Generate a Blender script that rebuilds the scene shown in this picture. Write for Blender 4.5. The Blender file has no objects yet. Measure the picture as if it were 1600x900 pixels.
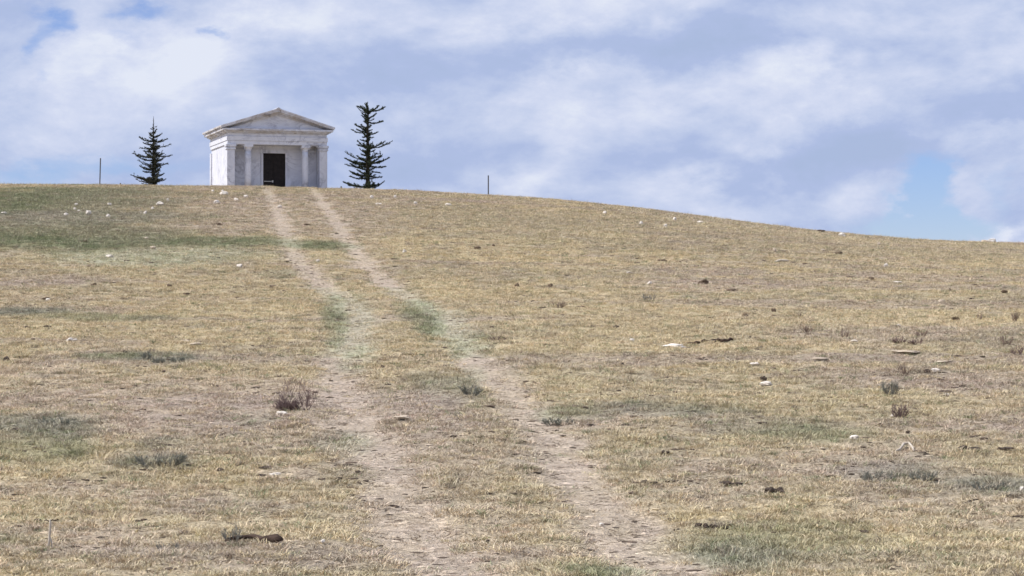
import bpy, bmesh, math, random
import numpy as np
from mathutils import Vector, Matrix, Euler, noise as mnoise

C = bpy.context.scene.collection
R = math.radians
random.seed(7)
rng = np.random.default_rng(11)

# ------------------------------------------------------------------ camera numbers
F = 3600.0            # focal length in pixels of the 1600 px wide frame
CZ = 1.75             # eye height
PITCH = 20.0 / F

# ------------------------------------------------------------------ numpy noise
_perm = np.random.default_rng(3).random((256, 256))
def vnoise(x, y, seed=0):
    x = np.asarray(x, float) + seed * 17.31; y = np.asarray(y, float) + seed * 9.77
    xi = np.floor(x).astype(int); yi = np.floor(y).astype(int)
    fx = x - xi; fy = y - yi
    fx = fx * fx * (3 - 2 * fx); fy = fy * fy * (3 - 2 * fy)
    a = _perm[xi & 255, yi & 255]; b = _perm[(xi + 1) & 255, yi & 255]
    c = _perm[xi & 255, (yi + 1) & 255]; d = _perm[(xi + 1) & 255, (yi + 1) & 255]
    return (a * (1 - fx) + b * fx) * (1 - fy) + (c * (1 - fx) + d * fx) * fy
def fbm(x, y, oct=4, seed=0):
    s = 0; a = 1; t = 0
    for k in range(oct):
        s = s + a * vnoise(x, y, seed + k * 3); t += a; a *= .5; x = x * 2.03 + 1.7; y = y * 2.03 + 5.1
    return s / t            # 0..1
def sst(a, b, x):
    t = np.clip((x - a) / (b - a), 0, 1); return t * t * (3 - 2 * t)
def hermite(xs, ys):
    xs = np.array(xs, float); ys = np.array(ys, float)
    d = np.diff(ys) / np.diff(xs); m = np.zeros(len(xs)); m[0] = d[0]; m[-1] = d[-1]
    for i in range(1, len(xs) - 1):
        h0 = xs[i] - xs[i - 1]; h1 = xs[i + 1] - xs[i]
        m[i] = (d[i - 1] * h1 + d[i] * h0) / (h0 + h1)
    def f(x):
        x = np.clip(np.asarray(x, float), xs[0], xs[-1]); i = np.clip(np.searchsorted(xs, x) - 1, 0, len(xs) - 2)
        h = xs[i + 1] - xs[i]; t = (x - xs[i]) / h
        return ((2 * t**3 - 3 * t**2 + 1) * ys[i] + (t**3 - 2 * t**2 + t) * h * m[i]
                + (-2 * t**3 + 3 * t**2) * ys[i + 1] + (t**3 - t**2) * h * m[i + 1])
    return f

# ------------------------------------------------------------------ terrain (metres, eye level = CZ)
G = hermite([-1500, -200, -50, 0, 8, 16, 24, 30, 37, 48, 62, 80, 100, 118, 128, 136, 146, 168, 220, 420, 1200, 5000],
            [-20, -7, -2.3, -1.74, -1.93, -1.91, -1.56, -1.17, -.72, -.13, 1.03, 2.78, 4.5, 5.77, 6.18, 6.34, 6.34, 5.5, 0, -14, -30, -60])
_sx = np.array([-3000, -400, -60, 0, 200, 450, 600, 760, 900, 1050, 1180, 1300, 1420, 1600, 2200, 3500, 12000], float)
_sd = np.array([40, 6, -4, -4, -3, -.5, 4.5, 12.5, 22.5, 39, 56, 70, 79, 86, 115, 230, 420], float)
FL = hermite((_sx - 800) / F * 116, _sd / F * 116)
def Hbase(X, Y):
    W = sst(38, 118, Y) + np.clip((Y - 116) / 70, 0, 1.2)
    z = G(Y) - FL(X) * W
    far = sst(40, 90, Y) * (1 - sst(118, 128, Y) * .9)
    z = z + (fbm(X / 9, Y / 9, 3, 5) - .5) * .16 * far + (fbm(X / 3.1, Y / 2.3, 3, 8) - .5) * .06
    return z + CZ
def project(X, Y, Z):
    z = Z - CZ; f = Y * math.cos(PITCH) + z * math.sin(PITCH); f = np.maximum(f, .5)
    u = -Y * math.sin(PITCH) + z * math.cos(PITCH)
    return 800 + F * X / f, 450 - F * u / f
_yy = np.concatenate([np.arange(9, 60, .02), np.arange(60, 135, .05)])
def at(px, py, Y=None):
    if Y is None:
        u = (450 - py) / F
        dz = (math.sin(PITCH) + u * math.cos(PITCH)) / (math.cos(PITCH) - u * math.sin(PITCH))
        ux = (px - 800) / F / math.cos(PITCH)
        g = Hbase(_yy * ux, _yy) - (CZ + _yy * dz)
        k = np.nonzero(g > 0)[0]
        Y = float(_yy[k[0]]) if len(k) else float(_yy[np.argmax(g)])
    X = (px - 800) / F * Y
    return Vector((X, Y, float(H(X, Y))))

# wheel tracks, centre lines read as ground points
LT = [(760, 960), (700, 885), (645, 820), (612, 750), (582, 690), (548, 640), (532, 600), (536, 570), (554, 530), (562, 502), (545, 475), (502, 445), (466, 405), (446, 365), (433, 330), (422, 305), (418, 298)]
RT = [(1110, 960), (1045, 890), (1000, 850), (930, 780), (885, 720), (838, 660), (790, 605), (748, 570), (716, 525), (684, 490), (640, 463), (590, 430), (556, 395), (531, 355), (510, 325), (496, 305), (490, 298)]
def H(X, Y): return Hbase(X, Y)
def polyline(L):
    P = [at(x, y) for x, y in L]
    ys = [p.y for p in P]; xs = [p.x for p in P]
    ys = [6.] + ys + [140.]; xs = [xs[0] + (xs[0]-xs[1])/(ys[1]-ys[2])*(6-ys[1])*-1 * -1] + xs + [xs[-1] - .3]
    for i in range(1, len(ys)):
        if ys[i] <= ys[i - 1]: ys[i] = ys[i - 1] + .3
    return hermite(ys, xs)
TL = polyline(LT); TR = polyline(RT)
def trackmask(X, Y):
    m = 0
    wob = (fbm(X / .5, Y / .8, 4, 31) - .5)
    for T in (TL, TR):
        c = T(Y); s = (T(Y + .4) - T(Y - .4)) / .8
        d = np.abs(X - c) / np.sqrt(1 + s * s)
        w = .32 + .55 * wob
        m = np.maximum(m, 1 - sst(w - .20, w + .26, d))
    return m * (1 - sst(118, 128, Y)) * sst(4, 8, Y)
def micro(X, Y):
    near = 1 - sst(60, 110, np.abs(Y)) * .6
    t = trackmask(X, Y)
    b = (fbm(X / .38, Y / .26, 4, 12) - .5) * .10 * (1 - .45 * t) + (fbm(X / 1.3, Y / 1.0, 3, 40) - .5) * .09
    return b * near - .05 * t
def H(X, Y): return Hbase(X, Y) + micro(X, Y)

# ------------------------------------------------------------------ ground colour patches
# base albedos
STRAW = np.array([.60, .51, .345]); GOLD = np.array([.69, .575, .375]); GREY = np.array([.48, .41, .31])
SOIL = np.array([.57, .465, .39]); TRACK = np.array([.68, .565, .465]); GREEN = np.array([.26, .285, .165])
SAGE = np.array([.29, .30, .235]); PALEG = np.array([.60, .60, .44]); DARK = np.array([.20, .16, .135])
# plant and soil patches: where, how large, what grows there
PATCH = [
 (60, 369, 210, 22, GREEN, 1.0), (340, 380, 130, 8, GREEN, .9), (500, 384, 60, 6, GREEN, .9), (80, 313, 190, 19, GREEN, .9), (200, 345, 160, 26, GREY, .5),
 (250, 310, 160, 14, GREY, .5), (60, 340, 200, 10, SAGE, .5), (260, 402, 200, 12, PALEG, .7), (470, 340, 160, 34, SOIL, .6),
 (522, 480, 20, 20, GREEN, .6), (522, 512, 18, 30, GREEN, .75), (676, 512, 24, 26, GREEN, .85), (645, 484, 26, 14, GREEN, .7), (712, 550, 22, 18, GREEN, .6), (745, 590, 18, 14, GREEN, .4), (735, 545, 14, 22, PALEG, .6), (560, 470, 16, 14, PALEG, .6), (560, 565, 30, 20, GREEN, .5),
 (750, 540, 18, 14, GREEN, .5), (566, 500, 14, 34, PALEG, .7), (715, 520, 22, 30, PALEG, .6), (440, 430, 26, 8, SAGE, .4),
 (700, 610, 60, 26, SAGE, .55), (240, 557, 60, 7, SAGE, .8), (150, 556, 45, 5, GREEN, .7), (50, 664, 110, 17, SAGE, .7), (60, 700, 90, 24, GREEN, .45), (30, 490, 70, 7, SAGE, .8),
 (180, 497, 120, 5, GREEN, .5), (250, 721, 56, 10, SAGE, .8), (110, 697, 40, 14, GREEN, .5), (250, 690, 40, 10, GREEN, .4),
 (890, 650, 60, 14, GREEN, .8), (1040, 640, 110, 12, SAGE, .75), (1180, 665, 120, 16, SAGE, .5), (1260, 682, 90, 16, GREEN, .5), (1400, 740, 80, 16, SAGE, .95),
 (1560, 760, 80, 13, SAGE, .8), (1250, 850, 150, 30, GREEN, .45), (1180, 870, 70, 22, SAGE, .6), (960, 893, 60, 9, GREEN, .8), (20, 840, 40, 10, GREEN, .5),
 (530, 700, 40, 20, SAGE, .45), (400, 655, 40, 12, GREEN, .5), (1430, 535, 60, 6, GREY, .9), (1570, 532, 60, 12, GREY, .9), (1450, 580, 60, 10, GREY, .6),
 (250, 610, 260, 38, SOIL, .55), (330, 650, 160, 30, SOIL, .6), (600, 625, 120, 26, SOIL, .65), (1000, 660, 160, 22, SOIL, .4), (900, 665, 70, 12, TRACK, .6),
 (1330, 730, 150, 34, SOIL, .6), (1500, 790, 150, 40, SOIL, .35), (120, 765, 160, 14, SOIL, .55), (150, 830, 120, 16, SOIL, .6), (440, 740, 50, 12, SOIL, .8), (300, 775, 90, 18, SOIL, .5),
 (700, 700, 90, 60, SOIL, .45), (780, 830, 120, 60, SOIL, .35), (1120, 760, 120, 34, SOIL, .45), (1130, 450, 160, 10, SOIL, .6), (1250, 380, 260, 16, GREY, .45),
 (1000, 350, 260, 18, GREY, .4), (700, 340, 200, 20, GREY, .3), (1480, 395, 160, 10, GREY, .4), (850, 430, 300, 8, GREY, .3), (1000, 540, 420, 9, GOLD, .8), (260, 525, 260, 9, GOLD, .9),
 (250, 470, 300, 18, GOLD, .45), (1300, 495, 330, 14, GOLD, .4), (650, 560, 120, 22, GOLD, .7), (60, 885, 240, 18, GOLD, .6), (300, 740, 160, 26, GOLD, .45), (1150, 705, 160, 14, GOLD, .4), (740, 470, 200, 10, GOLD, .4),
]
def patchcolour(X, Y, Z):
    px, py = project(X, Y, Z)
    w1 = (fbm(X / 2.6, Y / 5.0, 4, 50) - .5); w2 = (fbm(X / 2.6, Y / 5.0, 4, 60) - .5)
    n1 = fbm(X / 7, Y / 16, 4, 70); n2 = fbm(X / .8, Y / 2.0, 4, 80); n3 = fbm(X / .28, Y / .5, 3, 90)
    col = STRAW + (GOLD - STRAW) * sst(.45, .70, n1)[..., None] * .8
    col = col + (GREY - col) * (sst(.50, .66, n2) * .6)[..., None]
    col = col + (SOIL - col) * (sst(.58, .74, fbm(X / 3.2, Y / 7, 4, 95)) * .5)[..., None]
    n7 = fbm(X / 13, Y / 2.0, 4, 110); n8 = fbm(X / 11, Y / 1.6, 4, 120)
    col = col + (GOLD - col) * (sst(.54, .68, n7) * .6)[..., None]; col = col + (SOIL * .88 - col) * (sst(.54, .68, n8) * .55)[..., None]
    bare = np.maximum(sst(.56, .72, n2) * .5, sst(.54, .68, n8) * .4)
    green = np.zeros_like(X)
    for cx, cy, rx, ry, c, s in PATCH:
        dx = (px - cx) / rx + w1 * 1.5; dy = (py - cy) / ry + w2 * 1.5
        d = dx * dx + dy * dy
        m = (1 - sst(.1, 2.1, d)) * s * (.45 + .9 * n3)
        m = np.clip(m, 0, 1); ok = (Y > 6) & (Y < 125); m = m * ok
        col = col + (c - col) * m[..., None]
        if c is SOIL or c is TRACK: bare = np.maximum(bare, m * .9)
        else: bare = bare * (1 - m)
        if c is GREEN or c is SAGE: green = np.maximum(green, m)
    t = trackmask(X, Y)
    gt = np.clip(green * 1.2, 0, .85) + (py < 560) * (py > 450) * .45
    tcol = TRACK + (PALEG - TRACK) * np.clip(gt, 0, .95)[..., None]
    tt = t * (.45 + .65 * n3) * (1 - .22 * sst(55, 70, Y)) * (1 - .35 * sst(80, 108, Y)); tt = np.clip(tt, 0, 1)
    col = col + (tcol - col) * tt[..., None]
    bare = np.maximum(bare, t * (1 - .45 * np.clip(gt, 0, 1)))
    return col, np.clip(bare, 0, 1), green, t

# ------------------------------------------------------------------ object helpers
def tag(o, label=None, cat=None, group=None, kind=None):
    if label: o['label'] = label
    if cat: o['category'] = cat
    if group: o['group'] = group
    if kind: o['kind'] = kind
    return o
def empty(name, loc, rz=0):
    o = bpy.data.objects.new(name, None); C.objects.link(o); o.location = loc; o.rotation_euler = (0, 0, rz)
    o.empty_display_size = .3
    return o
class MB:
    def __init__(s): s.v = []; s.f = []
    def box(s, x0, x1, y0, y1, z0, z1):
        n = len(s.v)
        s.v += [(x0,y0,z0),(x1,y0,z0),(x1,y1,z0),(x0,y1,z0),(x0,y0,z1),(x1,y0,z1),(x1,y1,z1),(x0,y1,z1)]
        s.f += [tuple(n + i for i in q) for q in ((3,2,1,0),(4,5,6,7),(0,1,5,4),(1,2,6,5),(2,3,7,6),(3,0,4,7))]
    def extrude(s, prof, y0, y1):         # profile in xz swept along y
        n = len(s.v); k = len(prof)
        s.v += [(x, y0, z) for x, z in prof] + [(x, y1, z) for x, z in prof]
        s.f.append(tuple(range(n, n + k))); s.f.append(tuple(range(n + 2*k - 1, n + k - 1, -1)))
        for i in range(k):
            j = (i + 1) % k; s.f.append((n + j, n + i, n + k + i, n + k + j))
    def lathe(s, prof, cx, cy, seg=28):
        n = len(s.v); k = len(prof)
        for r, z in prof:
            for i in range(seg):
                a = 2*math.pi*i/seg; s.v.append((cx + r*math.cos(a), cy + r*math.sin(a), z))
        for j in range(k - 1):
            for i in range(seg):
                i2 = (i+1) % seg; s.f.append((n+j*seg+i, n+j*seg+i2, n+(j+1)*seg+i2, n+(j+1)*seg+i))
        s.f.append(tuple(n + i for i in reversed(range(seg)))); s.f.append(tuple(n+(k-1)*seg+i for i in range(seg)))
    def tube(s, pts, rad, seg=5):
        n = len(s.v); m = len(pts); pts = [Vector(p) for p in pts]
        for k, p in enumerate(pts):
            d = (pts[min(k+1, m-1)] - pts[max(k-1, 0)]); d = d.normalized() if d.length > 1e-9 else Vector((0,0,1))
            a = d.cross(Vector((.13, .31, .94)));
            if a.length < 1e-3: a = d.cross(Vector((1,0,0)))
            a.normalize(); b = d.cross(a); r = rad[k] if isinstance(rad, (list, tuple)) else rad
            for i in range(seg):
                t = 2*math.pi*i/seg; s.v.append(tuple(p + a*(r*math.cos(t)) + b*(r*math.sin(t))))
        for k in range(m - 1):
            for i in range(seg):
                j = (i+1) % seg; s.f.append((n+k*seg+i, n+k*seg+j, n+(k+1)*seg+j, n+(k+1)*seg+i))
        s.f.append(tuple(n+i for i in reversed(range(seg)))); s.f.append(tuple(n+(m-1)*seg+i for i in range(seg)))
    def tri(s, a, b, c):
        n = len(s.v); s.v += [tuple(a), tuple(b), tuple(c)]; s.f.append((n, n+1, n+2))
    def build(s, name, m, parent=None, loc=None, bevel=0, smooth=False, link=True):
        me = bpy.data.meshes.new(name); me.from_pydata(s.v, [], s.f); me.materials.append(m); me.update()
        if smooth: me.polygons.foreach_set('use_smooth', [True]*len(me.polygons))
        o = bpy.data.objects.new(name, me)
        if link: C.objects.link(o)
        if parent: o.parent = parent
        if loc is not None: o.location = loc
        if bevel:
            b = o.modifiers.new('bevel', 'BEVEL'); b.width = bevel; b.segments = 2; b.limit_method = 'ANGLE'
        return o

# ------------------------------------------------------------------ materials
def mat(name, rough=.8, spec=.2):
    m = bpy.data.materials.new(name); m.use_nodes = True; nt = m.node_tree
    b = nt.nodes['Principled BSDF']; b.inputs['Roughness'].default_value = rough
    b.inputs['Specular IOR Level'].default_value = spec
    return m, nt, b
def N(nt, t, **kw):
    n = nt.nodes.new(t)
    for k, v in kw.items(): setattr(n, k, v)
    return n
def noise_node(nt, scale, detail=4, rough=.55, vec=None, dist=0):
    n = N(nt, 'ShaderNodeTexNoise'); n.inputs['Scale'].default_value = scale; n.inputs['Detail'].default_value = detail
    n.inputs['Roughness'].default_value = rough; n.inputs['Distortion'].default_value = dist
    if vec is not None: nt.links.new(vec, n.inputs['Vector'])
    return n
def ramp(nt, src, stops):
    r = N(nt, 'ShaderNodeValToRGB'); e = r.color_ramp.elements
    while len(e) < len(stops): e.new(.5)
    for i, (p, c) in enumerate(stops):
        e[i].position = p; e[i].color = (c, c, c, 1) if isinstance(c, (int, float)) else (*c, 1)
    nt.links.new(src, r.inputs[0]); return r
def mixc(nt, fac, a, b, mode='MIX'):
    m = N(nt, 'ShaderNodeMix', data_type='RGBA', blend_type=mode)
    for sock, v in ((m.inputs[0], fac), (m.inputs[6], a), (m.inputs[7], b)):
        if hasattr(v, 'is_output') or isinstance(v, bpy.types.NodeSocket): nt.links.new(v, sock)
        elif isinstance(v, (int, float)): sock.default_value = v
        else: sock.default_value = (*v, 1)
    return m.outputs[2]
def bump(nt, b, src, strength, dist):
    u = N(nt, 'ShaderNodeBump'); u.inputs['Strength'].default_value = strength; u.inputs['Distance'].default_value = dist
    nt.links.new(src, u.inputs['Height']); nt.links.new(u.outputs[0], b.inputs['Normal'])

def ground_mat():
    m, nt, b = mat('prairie_ground', .95, .05)
    at_ = N(nt, 'ShaderNodeAttribute', attribute_name='patch'); g = N(nt, 'ShaderNodeNewGeometry')
    mp = N(nt, 'ShaderNodeMapping'); mp.inputs['Scale'].default_value = (1, .62, 1); nt.links.new(g.outputs['Position'], mp.inputs[0])
    n1 = noise_node(nt, 18, 6, .68, mp.outputs[0]); n2 = noise_node(nt, 3.2, 4, .6, mp.outputs[0]); n3 = noise_node(nt, 60, 3, .6, g.outputs['Position'])
    r1 = ramp(nt, n1.outputs[0], [(.30, (.42, .37, .33)), (.44, (.84, .82, .78)), (.56, (1.0, 1.0, 1.0)), (.72, (1.34, 1.30, 1.2))])
    c = mixc(nt, .85, at_.outputs['Color'], r1.outputs[0], 'MULTIPLY')
    r2 = ramp(nt, n2.outputs[0], [(.3, (.80, .80, .80)), (.7, (1.16, 1.15, 1.12))])
    c = mixc(nt, .8, c, r2.outputs[0], 'MULTIPLY')
    r3 = ramp(nt, n3.outputs[0], [(.3, (.7, .69, .68)), (.7, (1.2, 1.19, 1.18))])
    c = mixc(nt, .6, c, r3.outputs[0], 'MULTIPLY')
    mp3 = N(nt, 'ShaderNodeMapping'); mp3.inputs['Scale'].default_value = (.8, 1.0, .8); nt.links.new(g.outputs['Position'], mp3.inputs[0])
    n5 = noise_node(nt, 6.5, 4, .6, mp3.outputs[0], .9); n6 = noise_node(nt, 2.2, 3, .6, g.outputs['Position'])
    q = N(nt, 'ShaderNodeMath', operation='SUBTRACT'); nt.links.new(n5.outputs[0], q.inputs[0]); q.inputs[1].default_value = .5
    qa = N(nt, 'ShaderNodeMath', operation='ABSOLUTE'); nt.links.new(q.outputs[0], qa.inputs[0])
    ledge_shade = ramp(nt, qa.outputs[0], [(.006, 1), (.034, 0)]); patchy = ramp(nt, n6.outputs[0], [(.38, .15), (.56, 1)])
    c = mixc(nt, mixc(nt, 1.0, ledge_shade.outputs[0], patchy.outputs[0], 'MULTIPLY'), c, mixc(nt, 1.0, c, (.24, .21, .19), 'MULTIPLY'))  # thin dark lines painted into the colour as shadow of small soil ledges
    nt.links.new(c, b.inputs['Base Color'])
    ad = N(nt, 'ShaderNodeMath', operation='ADD'); nt.links.new(n1.outputs[0], ad.inputs[0]); nt.links.new(n3.outputs[0], ad.inputs[1])
    mp2 = N(nt, 'ShaderNodeMapping'); mp2.inputs['Scale'].default_value = (1, 1.35, 1); nt.links.new(g.outputs['Position'], mp2.inputs[0])
    n4 = noise_node(nt, 7.5, 5, .62, mp2.outputs[0], .6)
    rg = N(nt, 'ShaderNodeMath', operation='SUBTRACT'); nt.links.new(n4.outputs[0], rg.inputs[0]); rg.inputs[1].default_value = .5
    ab = N(nt, 'ShaderNodeMath', operation='ABSOLUTE'); nt.links.new(rg.outputs[0], ab.inputs[0])
    ml = N(nt, 'ShaderNodeMath', operation='MULTIPLY_ADD'); nt.links.new(ab.outputs[0], ml.inputs[0]); ml.inputs[1].default_value = 4.0; nt.links.new(ad.outputs[0], ml.inputs[2])
    bump(nt, b, ml.outputs[0], 1.0, .03)
    return m
def grass_mat():
    m, nt, b = mat('dry_grass', .85, .1)
    a = N(nt, 'ShaderNodeAttribute', attribute_name='tuft_colour', attribute_type='INSTANCER')
    g = N(nt, 'ShaderNodeNewGeometry')
    r = ramp(nt, g.outputs['Random Per Island'], [(0, (.50, .47, .43)), (.5, (.98, .98, .98)), (1, (1.22, 1.20, 1.16))])
    c = mixc(nt, 1, a.outputs['Color'], r.outputs[0], 'MULTIPLY'); nt.links.new(c, b.inputs['Base Color'])
    return m
def marble(name, stain):
    m, nt, b = mat(name, .55, .3)
    tc = N(nt, 'ShaderNodeTexCoord'); O = tc.outputs['Object']
    w = noise_node(nt, .55, 6, .62, O, 2.2); v = ramp(nt, w.outputs[0], [(.44, 0), (.487, .9), (.505, 1), (.53, .3), (.60, 0)])
    w2 = noise_node(nt, 1.4, 5, .6, O, 1.0)
    base = mixc(nt, ramp(nt, w2.outputs[0], [(.35, 0), (.65, 1)]).outputs[0], (.72, .73, .80), (.66, .67, .73))
    vv = mixc(nt, .75, v.outputs[0], ramp(nt, noise_node(nt, .9, 3, .5, O).outputs[0], [(.42, 0), (.62, 1)]).outputs[0], 'MULTIPLY')
    c = mixc(nt, vv, base, (.44, .445, .51))
    s = noise_node(nt, 1.3, 5, .7, O, .8)
    c = mixc(nt, ramp(nt, s.outputs[0], [(.62 - stain*.35, 0), (.78 - stain*.25, min(1, .25 + stain*.7))]).outputs[0], c, (.42, .35, .29))
    if stain > .3:
        s2 = noise_node(nt, 2.6, 4, .6, O, .3)
        c = mixc(nt, ramp(nt, s2.outputs[0], [(.57, 0), (.70, .6)]).outputs[0], c, (.12, .10, .09))
    nt.links.new(c, b.inputs['Base Color'])
    bump(nt, b, noise_node(nt, 30, 4, .6, O).outputs[0], .2, .01)
    return m
def plain(name, c1, c2, scale=6, rough=.8, spec=.2, bmp=.4, dist=.01, metal=0):
    m, nt, b = mat(name, rough, spec); b.inputs['Metallic'].default_value = metal
    tc = N(nt, 'ShaderNodeTexCoord'); n = noise_node(nt, scale, 5, .65, tc.outputs['Object'])
    nt.links.new(mixc(nt, ramp(nt, n.outputs[0], [(.35, 0), (.65, 1)]).outputs[0], c1, c2), b.inputs['Base Color'])
    if bmp: bump(nt, b, noise_node(nt, scale*3, 4, .6, tc.outputs['Object']).outputs[0], bmp, dist)
    return m
M = dict(
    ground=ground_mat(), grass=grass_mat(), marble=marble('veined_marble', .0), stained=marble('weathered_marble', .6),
    bronze=plain('dark_bronze', (.013, .010, .010), (.026, .020, .019), 5, .6, .2, .1, .003, 0),
    brass=plain('worn_metal', (.55, .53, .50), (.42, .40, .38), 20, .35, .5, 0, 0, .6),
    bark=plain('spruce_bark', (.045, .034, .026), (.085, .066, .05), 25, .95, .1, .7, .02),
    needle=plain('spruce_needles', (.040, .055, .040), (.075, .088, .058), 9, .8, .15, 0),
    deadneedle=plain('sparse_needles', (.045, .054, .040), (.085, .085, .064), 9, .8, .15, 0),
    steel=plain('weathered_steel', (.20, .20, .21), (.12, .11, .11), 12, .6, .4, .3, .004),
    white_stone=plain('limestone', (.80, .74, .66), (.56, .49, .41), 9, .85, .2, .6, .02),
    tan_stone=plain('tan_limestone', (.60, .50, .38), (.42, .34, .26), 9, .9, .2, .6, .02),
    dark_stone=plain('dark_clod', (.045, .034, .028), (.15, .115, .09), 30, .95, .1, .8, .02),
    brown=plain('brown_clod', (.20, .145, .10), (.10, .075, .055), 30, .95, .1, .8, .02),
    twig_purple=plain('purple_brown_twigs', (.15, .10, .09), (.23, .165, .15), 14, .9, .1, 0),
    twig_brown=plain('brown_twigs', (.28, .205, .155), (.18, .135, .11), 14, .9, .1, 0),
    twig_grey=plain('grey_twigs', (.30, .28, .235), (.19, .18, .155), 14, .9, .1, 0),
    sage=plain('sage_leaves', (.22, .235, .18), (.31, .32, .26), 14, .9, .1, 0),
    stick=plain('dark_stick', (.045, .030, .024), (.10, .07, .055), 18, .9, .1, .8, .01),
    pale_stick=plain('bleached_stick', (.62, .55, .46), (.42, .36, .29), 18, .9, .1, .5, .01),
)

# ------------------------------------------------------------------ ground sheet
def axis(fine, step, outer, grow):
    a = list(fine); s = step
    while a[-1] < outer: s *= grow; a.append(a[-1] + s)
    return a
px_ = axis(np.arange(0, 9.01, .075), .075, 2600, 1.028)
xs = np.array([-v for v in reversed(px_[1:])] + px_)
yf = list(np.arange(12, 42, .075)); s = .075
while yf[-1] < 125: s = min(s * 1.01, .26); yf.append(yf[-1] + s)
while yf[-1] < 5000: s *= 1.07; yf.append(yf[-1] + s)
yb = []; s = .09; v = 12
while v > -1200: s *= 1.12; v -= s; yb.append(v)
ys = np.array(list(reversed(yb)) + yf)
XX, YY = np.meshgrid(xs, ys)
ZZ = H(XX, YY)
nx, ny = len(xs), len(ys)
print('ground grid', nx, ny)
col, bare, green, trk = patchcolour(XX, YY, ZZ)
mean_col = col.copy()
def grid_mesh(name, verts, faces, cols, m):
    me = bpy.data.meshes.new(name)
    me.vertices.add(len(verts)); me.vertices.foreach_set('co', verts.astype(np.float32).ravel())
    me.loops.add(faces.size); me.loops.foreach_set('vertex_index', faces.astype(np.int32).ravel())
    me.polygons.add(len(faces)); me.polygons.foreach_set('loop_start', np.arange(0, faces.size, 4, dtype=np.int32))
    me.polygons.foreach_set('loop_total', np.full(len(faces), 4, dtype=np.int32))
    me.update(calc_edges=True); me.polygons.foreach_set('use_smooth', np.ones(len(faces), dtype=bool))
    a = me.color_attributes.new('patch', 'FLOAT_COLOR', 'POINT')
    a.data.foreach_set('color', np.concatenate([cols, np.ones((len(cols), 1))], 1).astype(np.float32).ravel())
    me.materials.append(m); o = bpy.data.objects.new(name, me); C.objects.link(o); return o
V = np.stack([XX.ravel(), YY.ravel(), ZZ.ravel()], 1); CC = col.reshape(-1, 3)
I = (np.arange(ny - 1)[:, None] * nx + np.arange(nx - 1)[None]).ravel()
FA = np.stack([I, I + 1, I + nx + 1, I + nx], 1)
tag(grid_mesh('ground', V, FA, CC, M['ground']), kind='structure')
# the worn wheel ruts: two sheets 4 mm above the ground
tm = trk.ravel()
for T in (TL, TR):
    near = (np.abs(XX - T(YY)) < .95).ravel() & (YY.ravel() > 8) & (YY.ravel() < 126)
    other = TR if T is TL else TL
    closer = (np.abs(XX - T(YY)) <= np.abs(XX - other(YY))).ravel()
    ok = (tm > .42) & near & closer
    fm = ok[FA].all(1); ff = FA[fm]
    used, inv = np.unique(ff, return_inverse=True)
    vv = V[used].copy(); vv[:, 2] += .004
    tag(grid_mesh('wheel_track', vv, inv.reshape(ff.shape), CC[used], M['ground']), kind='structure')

# ------------------------------------------------------------------ grass
def tuft(name, n, r, hmin, hmax, w, lean, seed):
    rd = random.Random(seed); b = MB()
    for i in range(n):
        a = rd.uniform(0, 6.283); q = r * math.sqrt(rd.random()); x, y = q*math.cos(a), q*math.sin(a)
        h = rd.uniform(hmin, hmax); d = rd.uniform(0, 6.283); L = lean * rd.uniform(.3, 1.2) * h
        dx, dy = math.cos(d)*L + x*.5, math.sin(d)*L + y*.5
        f = rd.uniform(0, 6.283); wx, wy = math.cos(f)*w/2, math.sin(f)*w/2
        n0 = len(b.v)
        b.v += [(x-wx, y-wy, -.01), (x+wx, y+wy, -.01), (x+dx*.4+wx*.8, y+dy*.4+wy*.8, h*.6), (x+dx*.4-wx*.8, y+dy*.4-wy*.8, h*.6), (x+dx, y+dy, h)]
        b.f += [(n0, n0+1, n0+2, n0+3), (n0+3, n0+2, n0+4)]
    return b.build(name, M['grass'], link=False)
pc = bpy.data.collections.new('tuft_sources')
protos = [tuft('tuft_a', 34, .085, .010, .030, .0052, 2.2, 1), tuft('tuft_b', 30, .11, .008, .024, .006, 3.0, 2),
          tuft('tuft_c', 26, .07, .015, .045, .0045, 1.4, 3), tuft('tuft_d', 42, .06, .012, .032, .005, 1.6, 4),
          tuft('tuft_e', 14, .10, .02, .075, .005, 1.2, 5)]
for p in protos: pc.objects.link(p)
def clod(name, seed, m):
    bm = bmesh.new(); bmesh.ops.create_icosphere(bm, subdivisions=1, radius=.5); rd = random.Random(seed)
    for v in bm.verts: v.co *= rd.uniform(.7, 1.25)
    me = bpy.data.meshes.new(name); bm.to_mesh(me); bm.free(); me.materials.append(m); return bpy.data.objects.new(name, me)
cc = bpy.data.collections.new('clod_sources')
for k in range(3): cc.objects.link(clod('clod_%s' % 'abc'[k], k, M['grass']))

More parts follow.
